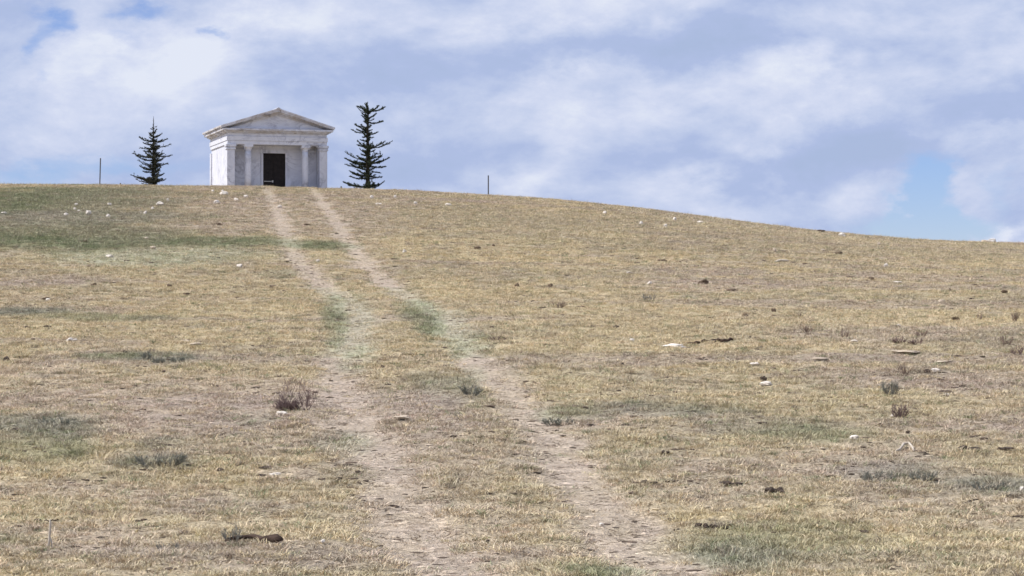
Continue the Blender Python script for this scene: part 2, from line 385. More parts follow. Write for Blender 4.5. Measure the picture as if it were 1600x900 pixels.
def scatter(name, coll, P, cols, scale, idx, tilt, zs=None):
    me = bpy.data.meshes.new(name); me.vertices.add(len(P)); me.vertices.foreach_set('co', P.astype(np.float32).ravel())
    a = me.attributes.new('tuft_colour', 'FLOAT_COLOR', 'POINT'); a.data.foreach_set('color', np.concatenate([cols, np.ones((len(cols),1))],1).astype(np.float32).ravel())
    a = me.attributes.new('tuft_scale', 'FLOAT_VECTOR', 'POINT'); a.data.foreach_set('vector', scale.astype(np.float32).ravel())
    a = me.attributes.new('tuft_kind', 'INT', 'POINT'); a.data.foreach_set('value', idx.astype(np.int32))
    a = me.attributes.new('tuft_turn', 'FLOAT_VECTOR', 'POINT'); a.data.foreach_set('vector', tilt.astype(np.float32).ravel())
    o = bpy.data.objects.new(name, me); C.objects.link(o)
    ng = bpy.data.node_groups.new(name, 'GeometryNodeTree')
    ng.interface.new_socket('Geometry', in_out='INPUT', socket_type='NodeSocketGeometry'); ng.interface.new_socket('Geometry', in_out='OUTPUT', socket_type='NodeSocketGeometry')
    gi = ng.nodes.new('NodeGroupInput'); go = ng.nodes.new('NodeGroupOutput'); L = ng.links.new
    ip = ng.nodes.new('GeometryNodeInstanceOnPoints'); ci = ng.nodes.new('GeometryNodeCollectionInfo'); ci.inputs['Collection'].default_value = coll
    ci.inputs['Separate Children'].default_value = True; ci.inputs['Reset Children'].default_value = True
    def na(nm, t):
        n = ng.nodes.new('GeometryNodeInputNamedAttribute'); n.data_type = t; n.inputs['Name'].default_value = nm; return n.outputs[0]
    L(gi.outputs[0], ip.inputs['Points']); L(ci.outputs[0], ip.inputs['Instance']); ip.inputs['Pick Instance'].default_value = True
    L(na('tuft_kind', 'INT'), ip.inputs['Instance Index']); L(na('tuft_scale', 'FLOAT_VECTOR'), ip.inputs['Scale'])
    e = ng.nodes.new('FunctionNodeEulerToRotation'); L(na('tuft_turn', 'FLOAT_VECTOR'), e.inputs[0]); L(e.outputs[0], ip.inputs['Rotation'])
    L(ip.outputs[0], go.inputs[0]); md = o.modifiers.new('scatter', 'NODES'); md.node_group = ng
    return o
def sample(n, y0, y1, pw):
    # density per square metre ~ Y**-pw inside the strip of hill one can see
    t = rng.random(n); e = 2 - pw
    Y = (y0**e + t * (y1**e - y0**e))**(1 / e); X = (rng.random(n) * 2 - 1) * (.25 * Y + 12)
    # thins out gradually beyond the strip one can see
    k = (rng.random(n) < (.25 * Y + 12) / (.235 * Y + 2.2) / 2.9) & (rng.random(n) < 1 - .97 * sst(.235 * Y + 3, .25 * Y + 12, np.abs(X)))
    return X[k], Y[k]
def tcolours(X, Y, Z):
    c, b, g, t = patchcolour(X, Y, Z); n = len(X)
    j = rng.random((n, 1)); c = c * (1.02 + .36 * (rng.random((n, 1)) - .5))
    c = np.where(j < .10, GREY * .75 * np.ones_like(c), c); c = np.where((j > .90) & (g[:, None] < .3), GOLD * 1.06 * np.ones_like(c), c)
    c = np.where((j > .82) & (j < .87), GREEN * 1.0 * np.ones_like(c), c)
    c = c * (1 + (rng.random((n, 3)) - .5) * .08)
    return c, b, g, t
X, Y = sample(850000, 13, 124, 1.15)
c, b, g, t = tcolours(X, Y, H(X, Y))
cl = fbm(X / .22, Y / .22, 2, 140)
keep = rng.random(len(X)) < np.clip((.92 - .88 * b) * (.25 + 1.5 * sst(.35, .62, cl)), .03, 1)
X, Y, c, g, b = X[keep], Y[keep], c[keep], g[keep], b[keep]
sc = (.65 + .6 * rng.random(len(X))) * (1 + .009 * (Y - 16)) ; hz = sc * (.75 + .5 * rng.random(len(X))) * (1 + .3 * g) * (1 - .4 * b)
Z = H(X, Y)
kd = rng.choice(5, len(X), p=[.3, .27, .13, .22, .08])
turn = np.stack([(rng.random(len(X)) - .5) * .3, (rng.random(len(X)) - .5) * .3, rng.random(len(X)) * 6.283], 1)
gr = scatter('grass', pc, np.stack([X, Y, Z], 1), c, np.stack([sc, sc, hz], 1), kd, turn)
tag(gr, 'short grazed straw coloured grass tufts covering the whole hillside', 'grass', kind='stuff')
print('tufts', len(X))
X, Y = sample(247000, 13, 75, 1.5)
c, b, g, t = patchcolour(X, Y, H(X, Y))
keep = rng.random(len(X)) < (.30 + .7 * b); X, Y, c = X[keep], Y[keep], c[keep]; n = len(X)
c = c * (.45 + .60 * rng.random((n, 1))); dkm = (rng.random((n, 1)) < .22) & (fbm(X / .6, Y / .6, 2, 160) > .47)[:, None]; c = np.where(dkm, np.array([.085, .065, .05]) * (.6 + rng.random((n, 1))), c); s_ = np.where(dkm, .016 + .036 * rng.random((n, 1))**1.6, .010 + .024 * rng.random((n, 1))**2.5) * (1 + .012 * (Y[:, None] - 16))  # dkm: dark crumbs added to imitate shadow streaks along soil ledges
s3 = s_ * np.stack([1.2 + 1.8 * rng.random(n), .8 + .5 * rng.random(n), .45 + .35 * rng.random(n)], 1)
cl_o = scatter('soil_clods', cc, np.stack([X, Y, H(X, Y)], 1), c, s3, rng.integers(0, 3, n), np.stack([np.zeros(n), np.zeros(n), (rng.random(n) - .5) * 1.2], 1))
tag(cl_o, 'small pinkish crumbs of dry soil, with dark ones imitating ledge shadows, in the wheel ruts and bare patches', 'soil clods', kind='stuff')
print('clods', n)

# ------------------------------------------------------------------ mausoleum
def mausoleum():
    bx, by = (433.5 - 800) / F * 134.5, 134.5
    bz = 6.30 + CZ
    rt = empty('mausoleum', (bx, by, bz), R(16.9))
    tag(rt, 'small white marble mausoleum like a Greek temple with a dark door on the hilltop', 'mausoleum')
    W, D, PD = 2.97, 6.05, 1.0        # half width, depth, porch depth
    m, st = M['marble'], M['stained']
    b = MB(); b.box(-W-.18, W+.18, -.22, D+.18, -.75, .10); b.build('plinth', m, rt, bevel=.015)
    b = MB(); b.box(-1.3, 1.3, -.62, -.223, -.75, -.05); b.build('step', m, rt, bevel=.012)
    # walls: two flanks, back, and the cella front with door opening
    b = MB(); wx = W - .09
    for s in (-1, 1):
        b.box(min(s*wx, s*(wx-.35)), max(s*wx, s*(wx-.35)), .62, D-.06, .103, 2.807)
        # broad rear anta
    b.box(-(wx-.352), wx-.352, D-.42, D-.063, .103, 2.807)
    b.box(-(wx-.352), -.79, PD, PD+.35, .103, 2.807); b.box(.79, wx-.352, PD, PD+.35, .103, 2.807)
    b.box(-.787, .787, PD, PD+.35, 2.48, 2.807)
    b.build('wall', m, rt, bevel=.01)
    for s in (-1, 1):
        b = MB(); b.box(min(s*W, s*(W-.30)), max(s*W, s*(W-.30)), D-.32, D, .10, 2.60); b.build('pilaster', m, rt, bevel=.01)
    # shaft joint bands on rear wall of the porch: string course
    b = MB(); b.box(-(wx-.354), wx-.354, PD-.05, PD-.003, 2.45, 2.60); b.build('string_course', m, rt, bevel=.01)
    # corner piers (a square pier with a slim engaged shaft beside it)
    for s in (-1, 1):
        x0, x1 = sorted((s*W, s*(W-.46)))
        b = MB(); b.box(x0, x1, 0, .46, .22, 2.50); p = b.build('corner_pier', m, rt, bevel=.02)
        b = MB(); b.box(x0-.05, x1+.05, -.05, .51, 2.503, 2.60); b.box(x0-.02, x1+.02, -.02, .48, 2.603, 2.66); b.box(x0-.07, x1+.07, -.07, .53, 2.663, 2.807)
        b.build('capital', m, p, bevel=.012)
        b = MB(); b.box(x0-.05, x1+.05, -.05, .51, .103, .217); b.build('base', m, p, bevel=.012)
        # rounded spandrel brackets under the beam, beside pier
    for cx in (-1.69, 1.69):
        b = MB(); rr = .20
        b.lathe([(rr, .30), (rr, .9), (rr*.985, 1.5), (rr*.95, 2.0), (rr*.90, 2.44)], cx, .25, 32)
        cyl = b.build('column', m, rt, smooth=False)
        for p in cyl.data.polygons: p.use_smooth = abs(p.normal.z) < .5
        b = MB(); b.lathe([(rr*.90, 2.443), (rr*.98, 2.47), (rr*.92, 2.50), (rr*1.0, 2.56), (rr*1.25, 2.64), (rr*1.3, 2.66)], cx, .25, 32)
        b.box(cx-.255, cx+.255, -.02, .52, 2.664, 2.807); b.build('capital', m, cyl)
        b = MB(); b.lathe([(rr*1.3, .20), (rr*1.35, .235), (rr*1.18, .265), (rr*1.1, .297)], cx, .25, 32); b.box(cx-.3, cx+.3, -.05, .55, .103, .198); b.build('base', m, cyl)
    # small curved brackets that round the tops of the side bays
    for s in (-1, 1):
        for x, d in ((s*(W-.46), -s), (s*(1.69+.20), s)):
            b = MB(); prof = [(x, 2.805), (x, 2.44)]
            for k in range(1, 8):
                a = k/8*math.pi/2; prof.append((x + d*.30*(1-math.cos(a)), 2.44 + .365*math.sin(a)))
            prof.append((x + d*.30, 2.806)); b.extrude(prof, .10, .40); b.build('bracket', m, rt)
    # entablature
    b = MB(); b.box(-W+.02, W-.02, 0, D, 2.81, 3.02); b.box(-W-.015, W+.015, -.035, D+.035, 3.022, 3.28); b.box(-W+.03, W-.03, .01, D-.01, 3.282, 3.46)
    b.build('entablature', m, rt, bevel=.01)
    b = MB(); b.box(-W+.30, W-.30, .46, PD+.3, 2.815, 2.84)
    # cornice: stepped mouldings all round
    b = MB()
    for o_, z0, z1 in ((.06, 3.463, 3.52), (.16, 3.522, 3.60), (.30, 3.602, 3.72)):
        b.box(-W-o_, W+o_, -o_*.9, D+o_*.9, z0, z1)
    b.build('cornice', st, rt, bevel=.012)
    SL = .315; apex = 4.93; hw = W + .39
    def rz(x): return apex - SL*abs(x)
    b = MB(); prof = [(-W+.05, 3.723), (W-.05, 3.723), (0, rz(0)-.33)]
    b.extrude(prof, .03, .30); b.build('tympanum', m, rt)
    b = MB(); b.extrude([(-W+.05, 3.723), (W-.05, 3.723), (0, rz(0)-.33)], D-.30, D-.03); b.build('rear_gable', m, rt)
    # raking cornice, three moulded steps, front and back
    for y0, y1 in ((-.30, .32), (D-.32, D+.30)):
        fr = y0 < 0; b = MB()
        for s in (-1, 1):
            for (t0, t1, pr, hx) in ((.10, .20, 0, hw-.03), (.202, .29, .12, hw-.14), (.292, .38, .20, hw-.30)):
                a, c_ = (y0+pr, y1) if fr else (y0, y1-pr)
                lo = 3.7235
                P = [(0, apex-t0), (0, apex-t1), (s*hx, max(rz(hx)-t1, lo)), (s*hx, max(rz(hx)-t0, lo+.01))]
                if s > 0: P.reverse()
                b.extrude(P, a, c_)
        b.build('raking_cornice', st, rt)
    # roof slabs
    for s in (-1, 1):
        b = MB(); P = [(0, apex), (0, apex-.098), (s*hw, rz(hw)-.098), (s*(hw+.02), rz(hw)+.0)]
        if s > 0: P.reverse()
        b.extrude(P, -.33, D+.33); ro = b.build('roof_slab', st, rt, bevel=.008)
    # eave fascia under the slabs along both flanks
    for s in (-1, 1):
        b = MB(); x0, x1 = sorted((s*(W+.32), s*(W-.2))); b.box(x0, x1, .33, D-.33, 3.7235, 3.78)
        b.build('eave', st, rt)
    b = MB(); b.extrude([(-.14, apex-.035), (.14, apex-.035), (0, apex+.05)], -.335, D+.335); b.build('ridge', st, rt)
    # doorway
    b = MB(); b.box(-.787, -.66, PD-.05, PD+.20, .103, 2.44); b.box(.66, .787, PD-.05, PD+.20, .103, 2.44); b.box(-.787, .787, PD-.05, PD+.20, 2.38, 2.478 - .03)
    b = MB(); b.box(-.787, -.663, PD-.06, PD+.20, .103, 2.37); b.box(.663, .787, PD-.06, PD+.20, .103, 2.37); b.box(-.84, .84, PD-.08, PD+.20, 2.373, 2.448)
    b.build('door_frame', m, rt, bevel=.01)
    dr = MB(); dr.box(-.012, .012, PD+.03, PD+.12, .106, 2.368); door = dr.build('door', M['bronze'], rt)
    for s in (-1, 1):
        x0, x1 = sorted((s*.014, s*.66)); b = MB(); y0 = PD+.07
        b.box(x0, x0+.08, y0, y0+.05, .11, 2.366); b.box(x1-.08, x1, y0, y0+.05, .11, 2.366)
        b.box(x0+.08, x1-.08, y0, y0+.05, .11, .30); b.box(x0+.08, x1-.08, y0, y0+.05, 2.25, 2.366); b.box(x0+.08, x1-.08, y0, y0+.05, .98, 1.06)
        b.box(x0+.08, x1-.08, y0+.02, y0+.035, .30, 2.25)
        for k in range(1, 3):
            xx = x0+.08 + (x1-x0-.16)*k/3; b.box(xx-.008, xx+.008, y0+.005, y0+.02, 1.06, 2.25); b.box(xx-.008, xx+.008, y0+.005, y0+.02, .30, .98)
        leaf = b.build('leaf', M['bronze'], door)
        if s < 0:
            h = MB(); h.box(-.60, -.16, PD-.01, PD+.02, .70, .74); h.box(-.56, -.53, PD+.02, PD+.07, .705, .735); h.box(-.22, -.19, PD+.02, PD+.07, .705, .735); h.box(-.13, -.05, PD+.00, PD+.069, .66, .78)
            h.build('handle', M['brass'], leaf)
    return rt
mausoleum()

# ------------------------------------------------------------------ spruce trees
def spruce(x, Y, label, sp, base_y, cx, top_y, scale_px, branches, seed, leader=0, dense=1.0, m='needle', thick=.085):
    rd = random.Random(seed)
    X = (x - 800) / F * Y; z0 = float(H(X, Y)) - .05
    rt = empty('spruce_tree', (X, Y, z0), 0); tag(rt, label, 'tree', 'spruces flanking the mausoleum')
    u = Y / F / scale_px                              # metres per zoomed pixel
    Ht = (base_y - top_y) * u + .05 + sp
    def wp(px_, py_): return Vector(((px_ - cx) * u, 0, (base_y - py_) * u + .05 + sp))
    b = MB(); n = 14
    b.tube([(math.sin(k*1.3+seed)*.012*k/n, math.cos(k*1.1)*.012, Ht*k/n) for k in range(n+1)], [max(.008, thick*(1-k/n)**.62) for k in range(n+1)], 7)
    b.build('trunk', M['bark'], rt)
    br = MB(); nd = MB()
    def branch(p0, p1, dens):
        d = p1 - p0; L = d.length; sag = -.10 * L; pts = []
        for k in range(8):
            t = k/7; p = p0 + d*t; p.z += sag*math.sin(t*math.pi)*.9; p.y += math.sin(t*3+L)*.03; pts.append(p)
        br.tube(pts, [max(.004, .018*(1-k/8)*min(1, L)+.004) for k in range(8)], 4)
        cnt = int(L * 190 * dens)
        for _ in range(cnt):
            t = rd.random()**.8; i = min(6, int(t*7)); q = pts[i].lerp(pts[i+1], t*7-i)
            # needle-covered sprig: short blade leaving the branch sideways and forward
            dd = d.normalized(); side = Vector((rd.uniform(-1, 1), rd.uniform(-1, 1), rd.uniform(-.55, .75))).normalized()
            v = (dd*rd.uniform(.3, 1.0) + side).normalized() * rd.uniform(.05, .13) * (1.25 - .45*t)
            w = v.cross(Vector((rd.random(), rd.random(), rd.random()))).normalized() * rd.uniform(.012, .028)
            nd.tri(q + w, q - w, q + v)
        # side twigs
        for _ in range(int(L*8)):
            t = rd.uniform(.25, .95); i = min(6, int(t*7)); q = pts[i].copy()
            v = d.normalized()*.6 + Vector((rd.uniform(-.5,.5), rd.choice((-1,1))*.8, rd.uniform(-.2,.5))); v = v.normalized()*L*rd.uniform(.12,.32)
            br.tube([q, q+v], [.006, .003], 3)
            for _ in range(int(v.length*130*dens)):
                s_ = q + v*rd.random(); e = (v.normalized()*.6 + Vector((rd.uniform(-1,1), rd.uniform(-1,1), rd.uniform(-.6,.8)))).normalized()*rd.uniform(.04,.10)
                w = e.cross(Vector((rd.random(), rd.random(), .3))).normalized()*rd.uniform(.008,.018); nd.tri(s_+w, s_-w, s_+e)
    for (ys_, tx, ty) in branches:
        p0 = Vector((0, 0, wp(cx, ys_).z)); p1 = wp(tx, ty); p1.y = rd.uniform(-.25, .25)*abs(p1.x)
        p1 += Vector((rd.uniform(-.06, .06), 0, rd.uniform(-.05, .05))); branch(p0, p1, dense*rd.choice((.45, .8, 1.1, 1.7)))
    H_ = Ht
    ext = [(abs(tx-cx)*u, wp(cx, ys_).z) for ys_, tx, ty in branches]
    for _ in range(int(len(branches)*2.2)):            # limbs that point towards or away from the viewer
        e, z = rd.choice(ext); e *= rd.uniform(.55, .95); z += rd.uniform(-.12, .12); a = rd.choice((1, -1))*math.pi/2 + rd.uniform(-.85, .85)
        z = max(.12, z); branch(Vector((0, 0, z)), Vector((math.cos(a)*e, math.sin(a)*e, z + e*rd.uniform(.1, .5))), dense)
    for _ in range(int(Ht*420*dense)):                 # needles on the stem
        z = Ht*rd.random()**1.15*.97
        if z > Ht - leader and rd.random() < .6: continue
        a = rd.uniform(0, 6.283); r = thick*(1-z/Ht)**.8
        q = Vector((math.cos(a)*r, math.sin(a)*r, z)); v = Vector((math.cos(a), math.sin(a), rd.uniform(-.2, 1))).normalized()*rd.uniform(.05, .15)*(1.1-.5*z/Ht)
        w = v.cross(Vector((0, 0, 1))).normalized()*rd.uniform(.010, .02); nd.tri(q+w, q-w, q+v)
    br.build('branch_framework', M['bark'], rt); nd.build('crown', M[m], rt)
BR = [(150,210,100),(175,240,140),(200,250,170),(235,265,210),(290,185,235),(270,200,240),(320,175,290),(310,215,290),(350,260,350),(390,245,385),(440,215,420),(500,230,455),(520,240,500),(560,110,480),(560,200,510),(590,100,545),(610,100,590),(600,140,560),(640,150,590),(690,150,660),(700,170,668),(715,150,690),(790,100,750),(800,140,760),(820,160,820),(800,190,780),(825,180,800),
      (130,455,95),(140,400,90),(190,385,150),(230,430,215),(215,350,190),(300,350,295),(330,385,310),(360,350,360),(455,510,380),(450,450,395),(490,380,470),(540,430,520),(550,380,520),(590,490,540),(600,460,610),(580,400,565),(640,420,670),(700,430,700),(720,360,710),(705,380,690),(800,400,765),(820,450,745),(820,350,800),(790,380,770),(100,285,60),(110,300,62),(120,270,85)]
BL = [(310,280,290),(390,170,345),(385,230,352),(420,210,390),(455,190,445),(450,230,450),(490,210,485),(540,110,500),(545,170,520),(540,220,525),(570,210,560),(580,150,530),(640,165,575),(630,210,590),(680,175,635),(670,220,650),(690,210,690),(770,100,715),(765,160,735),(790,185,740),(790,220,745),(810,190,795),(800,150,760),
      (350,420,305),(345,390,320),(395,460,365),(400,360,400),(440,490,415),(460,370,455),(520,510,515),(530,420,512),(575,400,560),(620,470,600),(640,395,630),(660,400,625),(700,380,680),(740,425,715),(790,460,755),(795,420,770),(830,390,825),(720,370,720),(560,360,555),(620,370,610),(300,350,270),(240,345,235),(260,300,250)]
spruce(574.5, 134, 'tall ragged columnar spruce standing to the right of the marble mausoleum', .10, 838, 305, 60, 5.62, BR, 5, thick=.135, dense=1.25)
spruce(239.5, 129, 'shorter conical spruce with a bare spire left of the marble mausoleum', .10, 832, 320, 132, 6.43, BL, 9, leader=1.1, dense=1.0, m='deadneedle', thick=.075)

# ------------------------------------------------------------------ steel fence posts on the crest
def post(px, top, bot, Y, lean, label, wide=.022):
    X = (px - 800) / F * Y; z0 = float(H(X, Y)); _, pb = project(X, Y, z0); h = (pb - top) / F * Y
    r = empty('fence_post', (X, Y, z0 - .25), 0); r.rotation_euler = (0, lean, 0)
    tag(r, label, 'fence post', 'steel fence posts along the crest')
    b = MB(); w = wide; b.box(-w, w, -.004, .004, 0, h+.25); b.box(-.004, .004, -.035, -.0045, 0, h+.25); b.build('stem', M['steel'], r)
    b = MB(); b.box(-.05, .05, .006, .011, .05, .25); b.build('anchor_plate', M['steel'], r)
    return r
post(155.5, 247, 290, 127, R(1.5), 'tall thin steel fence post left of the shorter conical spruce', .032)
post(763, 274, 309, 122, 0, 'tall thin steel fence post standing alone right of the ragged spruce', .032)
post(533, 291, 297, 130, 0, 'short post stub showing between the mausoleum and the ragged spruce', .04)
post(617, 295, 303, 128, 0, 'short post stub just right of the ragged spruce', .04)
post(188, 286, 290, 127, 0, 'lowest post stub between the tall left post and the conical spruce', .04)

# ------------------------------------------------------------------ stones
def stone(name, px, py, w, h, m, label, cat='stone', group=None, Y=None, seed=None, rot=None, sub=3, jag=.5, depth=None):
    """w, h: the size the stone shows, in pixels of the 1600 px frame"""
    p = at(px, py, Y); k = p.y / F; seed = seed if seed is not None else int(px*7 + py)
    rd = random.Random(seed); bm = bmesh.new(); bmesh.ops.create_icosphere(bm, subdivisions=sub, radius=.5)
    off = Vector((rd.uniform(0, 50), rd.uniform(0, 50), rd.uniform(0, 50)))
    dk = m in ('dark_stone', 'brown'); big = (1.2 if py < 500 else .95) * (.72 if dk else 1)
    sx, sz = w*k*(.95 if dk else 1.08), h*k*big; sy = depth*k if depth else min(max(sx*.75, sz), sx)
    for v in bm.verts:
        n = mnoise.noise(v.co*2.3 + off)*jag + mnoise.noise(v.co*6 + off)*jag*.4
        v.co *= 1 + n
        v.co.x *= sx; v.co.y *= sy; v.co.z = max(v.co.z, -.35)*sz*1.35
    me = bpy.data.meshes.new(name); bm.to_mesh(me); bm.free(); me.materials.append(M[m])
    o = bpy.data.objects.new(name, me); C.objects.link(o); o.location = (p.x, p.y, p.z + sz*.28 + (.02 if py < 600 else .012)); o.rotation_euler = (0, 0, rot if rot is not None else rd.uniform(-.5, .5))
    tag(o, label, cat, group); return o
WS = 'white_stone'
# hilltop, left of the building
for a in [
 (119,321,5,3,'upper stone of the small group below the tall left fence post'), (117,329,4,3,'small white stone directly under the upper stone of the group below the left fence post'),
 (123,331,4,2,'tiny white stone at the lower right of the group below the left fence post'), (138,336,8,5,'largest white stone of the group downhill from the left fence post'),
 (169,339,6,4,'white stone level with the largest one, further right towards the conical spruce'), (171,322,6,4,'white stone right of the left fence post, uphill of its neighbour'),
 (250,322,11,4,'broad flat white stone directly below the conical spruce'), (262,314,4,3,'small white stone uphill of the broad flat stone below the conical spruce'),
 (238,329,4,4,'small white stone just under the broad flat stone below the conical spruce'), (227,335,5,4,'lowest white stone below the conical spruce'),
 (339,318,9,4,'white stone in the grass, lowest of those below the left corner of the mausoleum'), (351,305,11,5,'widest white stone just below the left flank of the mausoleum'),
 (369,314,7,4,'white stone below the left inner column of the mausoleum'), (384,309,6,3,'white stone nearest the wheel track below the mausoleum front'),
 (332,300,4,3,'small pale stone right under the left wall of the mausoleum'), (348,300,4,3,'small pale stone under the left corner pier of the mausoleum'),
 (6,335,9,3,'pale flat stone at the left edge of the photo near the hilltop'), (103,337,6,3,'dull pale stone left of the largest stone below the left fence post'),
 (437,324,6,4,'white stone lying in the left wheel track below the mausoleum door'), (581,311,6,4,'bright white stone just below the ragged spruce'),
 (617,310,4,4,'small white stone under the post stub beside the ragged spruce'), (649,321,5,4,'white stone right of the ragged spruce, left of its flat neighbour'),
 (700,322,8,3,'flat white stone between the ragged spruce and the lone fence post'), (632,397,6,4,'single white stone halfway up the hill right of the right wheel track'),
 (497,409,5,3,'small white stone between the two wheel tracks above their bend'), (591,320,9,2,'thin flat pale stone right of the top of the right wheel track'),
 (945,334,6,4,'solitary white stone near the crest right of the lone fence post'), (1002,351,6,4,'left white stone of the four near the crest in the middle right'),
 (1040,356,5,4,'lowest white stone of the four near the crest in the middle right'), (1054,345,5,4,'uppermost white stone of the four near the crest in the middle right'),
 (1094,349,10,3,'long flat white stone, rightmost of the four near the crest'), (171,402,11,3,'flat white stone below the dark green band of grass on the left'),
 (374,419,9,4,'white stone left of the left wheel track, below the dark green band'), (75,472,6,3,'small white stone beside a dark clod on the left middle slope'),
 (239,390,8,3,'pale flat stone at the lower edge of the dark green grass band'), (229,374,7,3,'pale stone inside the dark green grass band'),
 (1015,445,6,4,'white stone in the middle of the slope above a small twiggy shrub'), (983,427,9,2,'thin pale stone left of and above the white stone in mid slope'),
 (1384,418,6,5,'round bright white stone on the right slope'), (1286,393,5,3,'small pale stone on the right slope under the crest'),
 (1373,384,4,4,'small pale stone close under the crest on the right'), (1210,394,5,5,'pale stone with a dark side under the crest, left of the long bleached stick'),
 (1402,442,12,2,'thin pale slab below the round white stone on the right slope'), (1470,473,9,3,'pale flat stone above the dark round tuft at the right'),
 (1404,509,6,3,'small white stone among the low shrubs on the right'), (1335,538,10,3,'flat white stone below the low shrubs on the right'),
 (112,533,15,4,'long flat white stone on the yellow grass at the left'), (988,533,7,5,'small bright white stone left of the slab with the row of dark twigs'),
 (440,648,16,5,'white flat stone under the front of the purple brown bush'), (628,657,22,4,'pale flat stone with a dark end between the wheel tracks'),
 (1335,690,13,6,'bright white stone on the green patch at the lower right'), (1180,575,12,5,'pale stone above the dark and white pair in the right middle'),
 (1197,602,16,6,'white stone beside the dark clod in the right middle'), (1462,583,12,5,'white stone touching the dark clod on the right'),
 (1475,568,20,4,'long pale slab above the dark clod on the right'), (1415,553,42,3,'very long thin pale slab lying across the slope on the right'),
 (1280,565,26,3,'long dull pale slab left of the very long thin slab'), (1393,650,6,4,'small white stone close to the brown bush at the right'),
 (1480,618,7,4,'little white stone beside the flat dark clod at the right'), (1533,669,8,3,'small pale stone near the right edge above the dark clump'),
 (1250,345+72,3,2,'tiny pale stone right of the long bleached stick'), (290,535,14,3,'pair of pale stones, left one, on the tan patch left of the tracks'),
 (306,541,14,3,'pair of pale stones, right one, on the tan patch left of the tracks'), (430,735+8,16,3,'white flat stone among dark clods left of the left wheel track'),
 (505,857,6,5,'small white pebble between the dark stick and the left wheel track'), (940,812,8,4,'white pebble at the left edge of the right wheel track'),
 (1600-4,768,6,7,'white stone cut by the right edge of the photo'),
]:
    x, y, w, h, lb = a
    stone('white_stone' if 'white' in lb else 'pale_stone', x, y, w, h, WS if ('white' in lb or y < 350) else 'tan_stone', lb)
stone('white_stone', 1054, 543, 34, 6, WS, 'flat white slab left of the row of dark twigs in the middle right', sub=3, depth=30)
# crest line
stone('dark_stone', 1283, 363, 10, 4, 'dark_stone', 'dark stone standing up on the skyline at the right')
stone('white_stone', 1315, 370, 10, 5, WS, 'white stone on the skyline right of the dark stone')
stone('white_stone', 1539, 378, 12, 3, 'tan_stone', 'flat pinkish stone, left one of two on the skyline at the far right')
stone('white_stone', 1550, 378, 12, 5, WS, 'pinkish white stone, right one of two on the skyline at the far right')
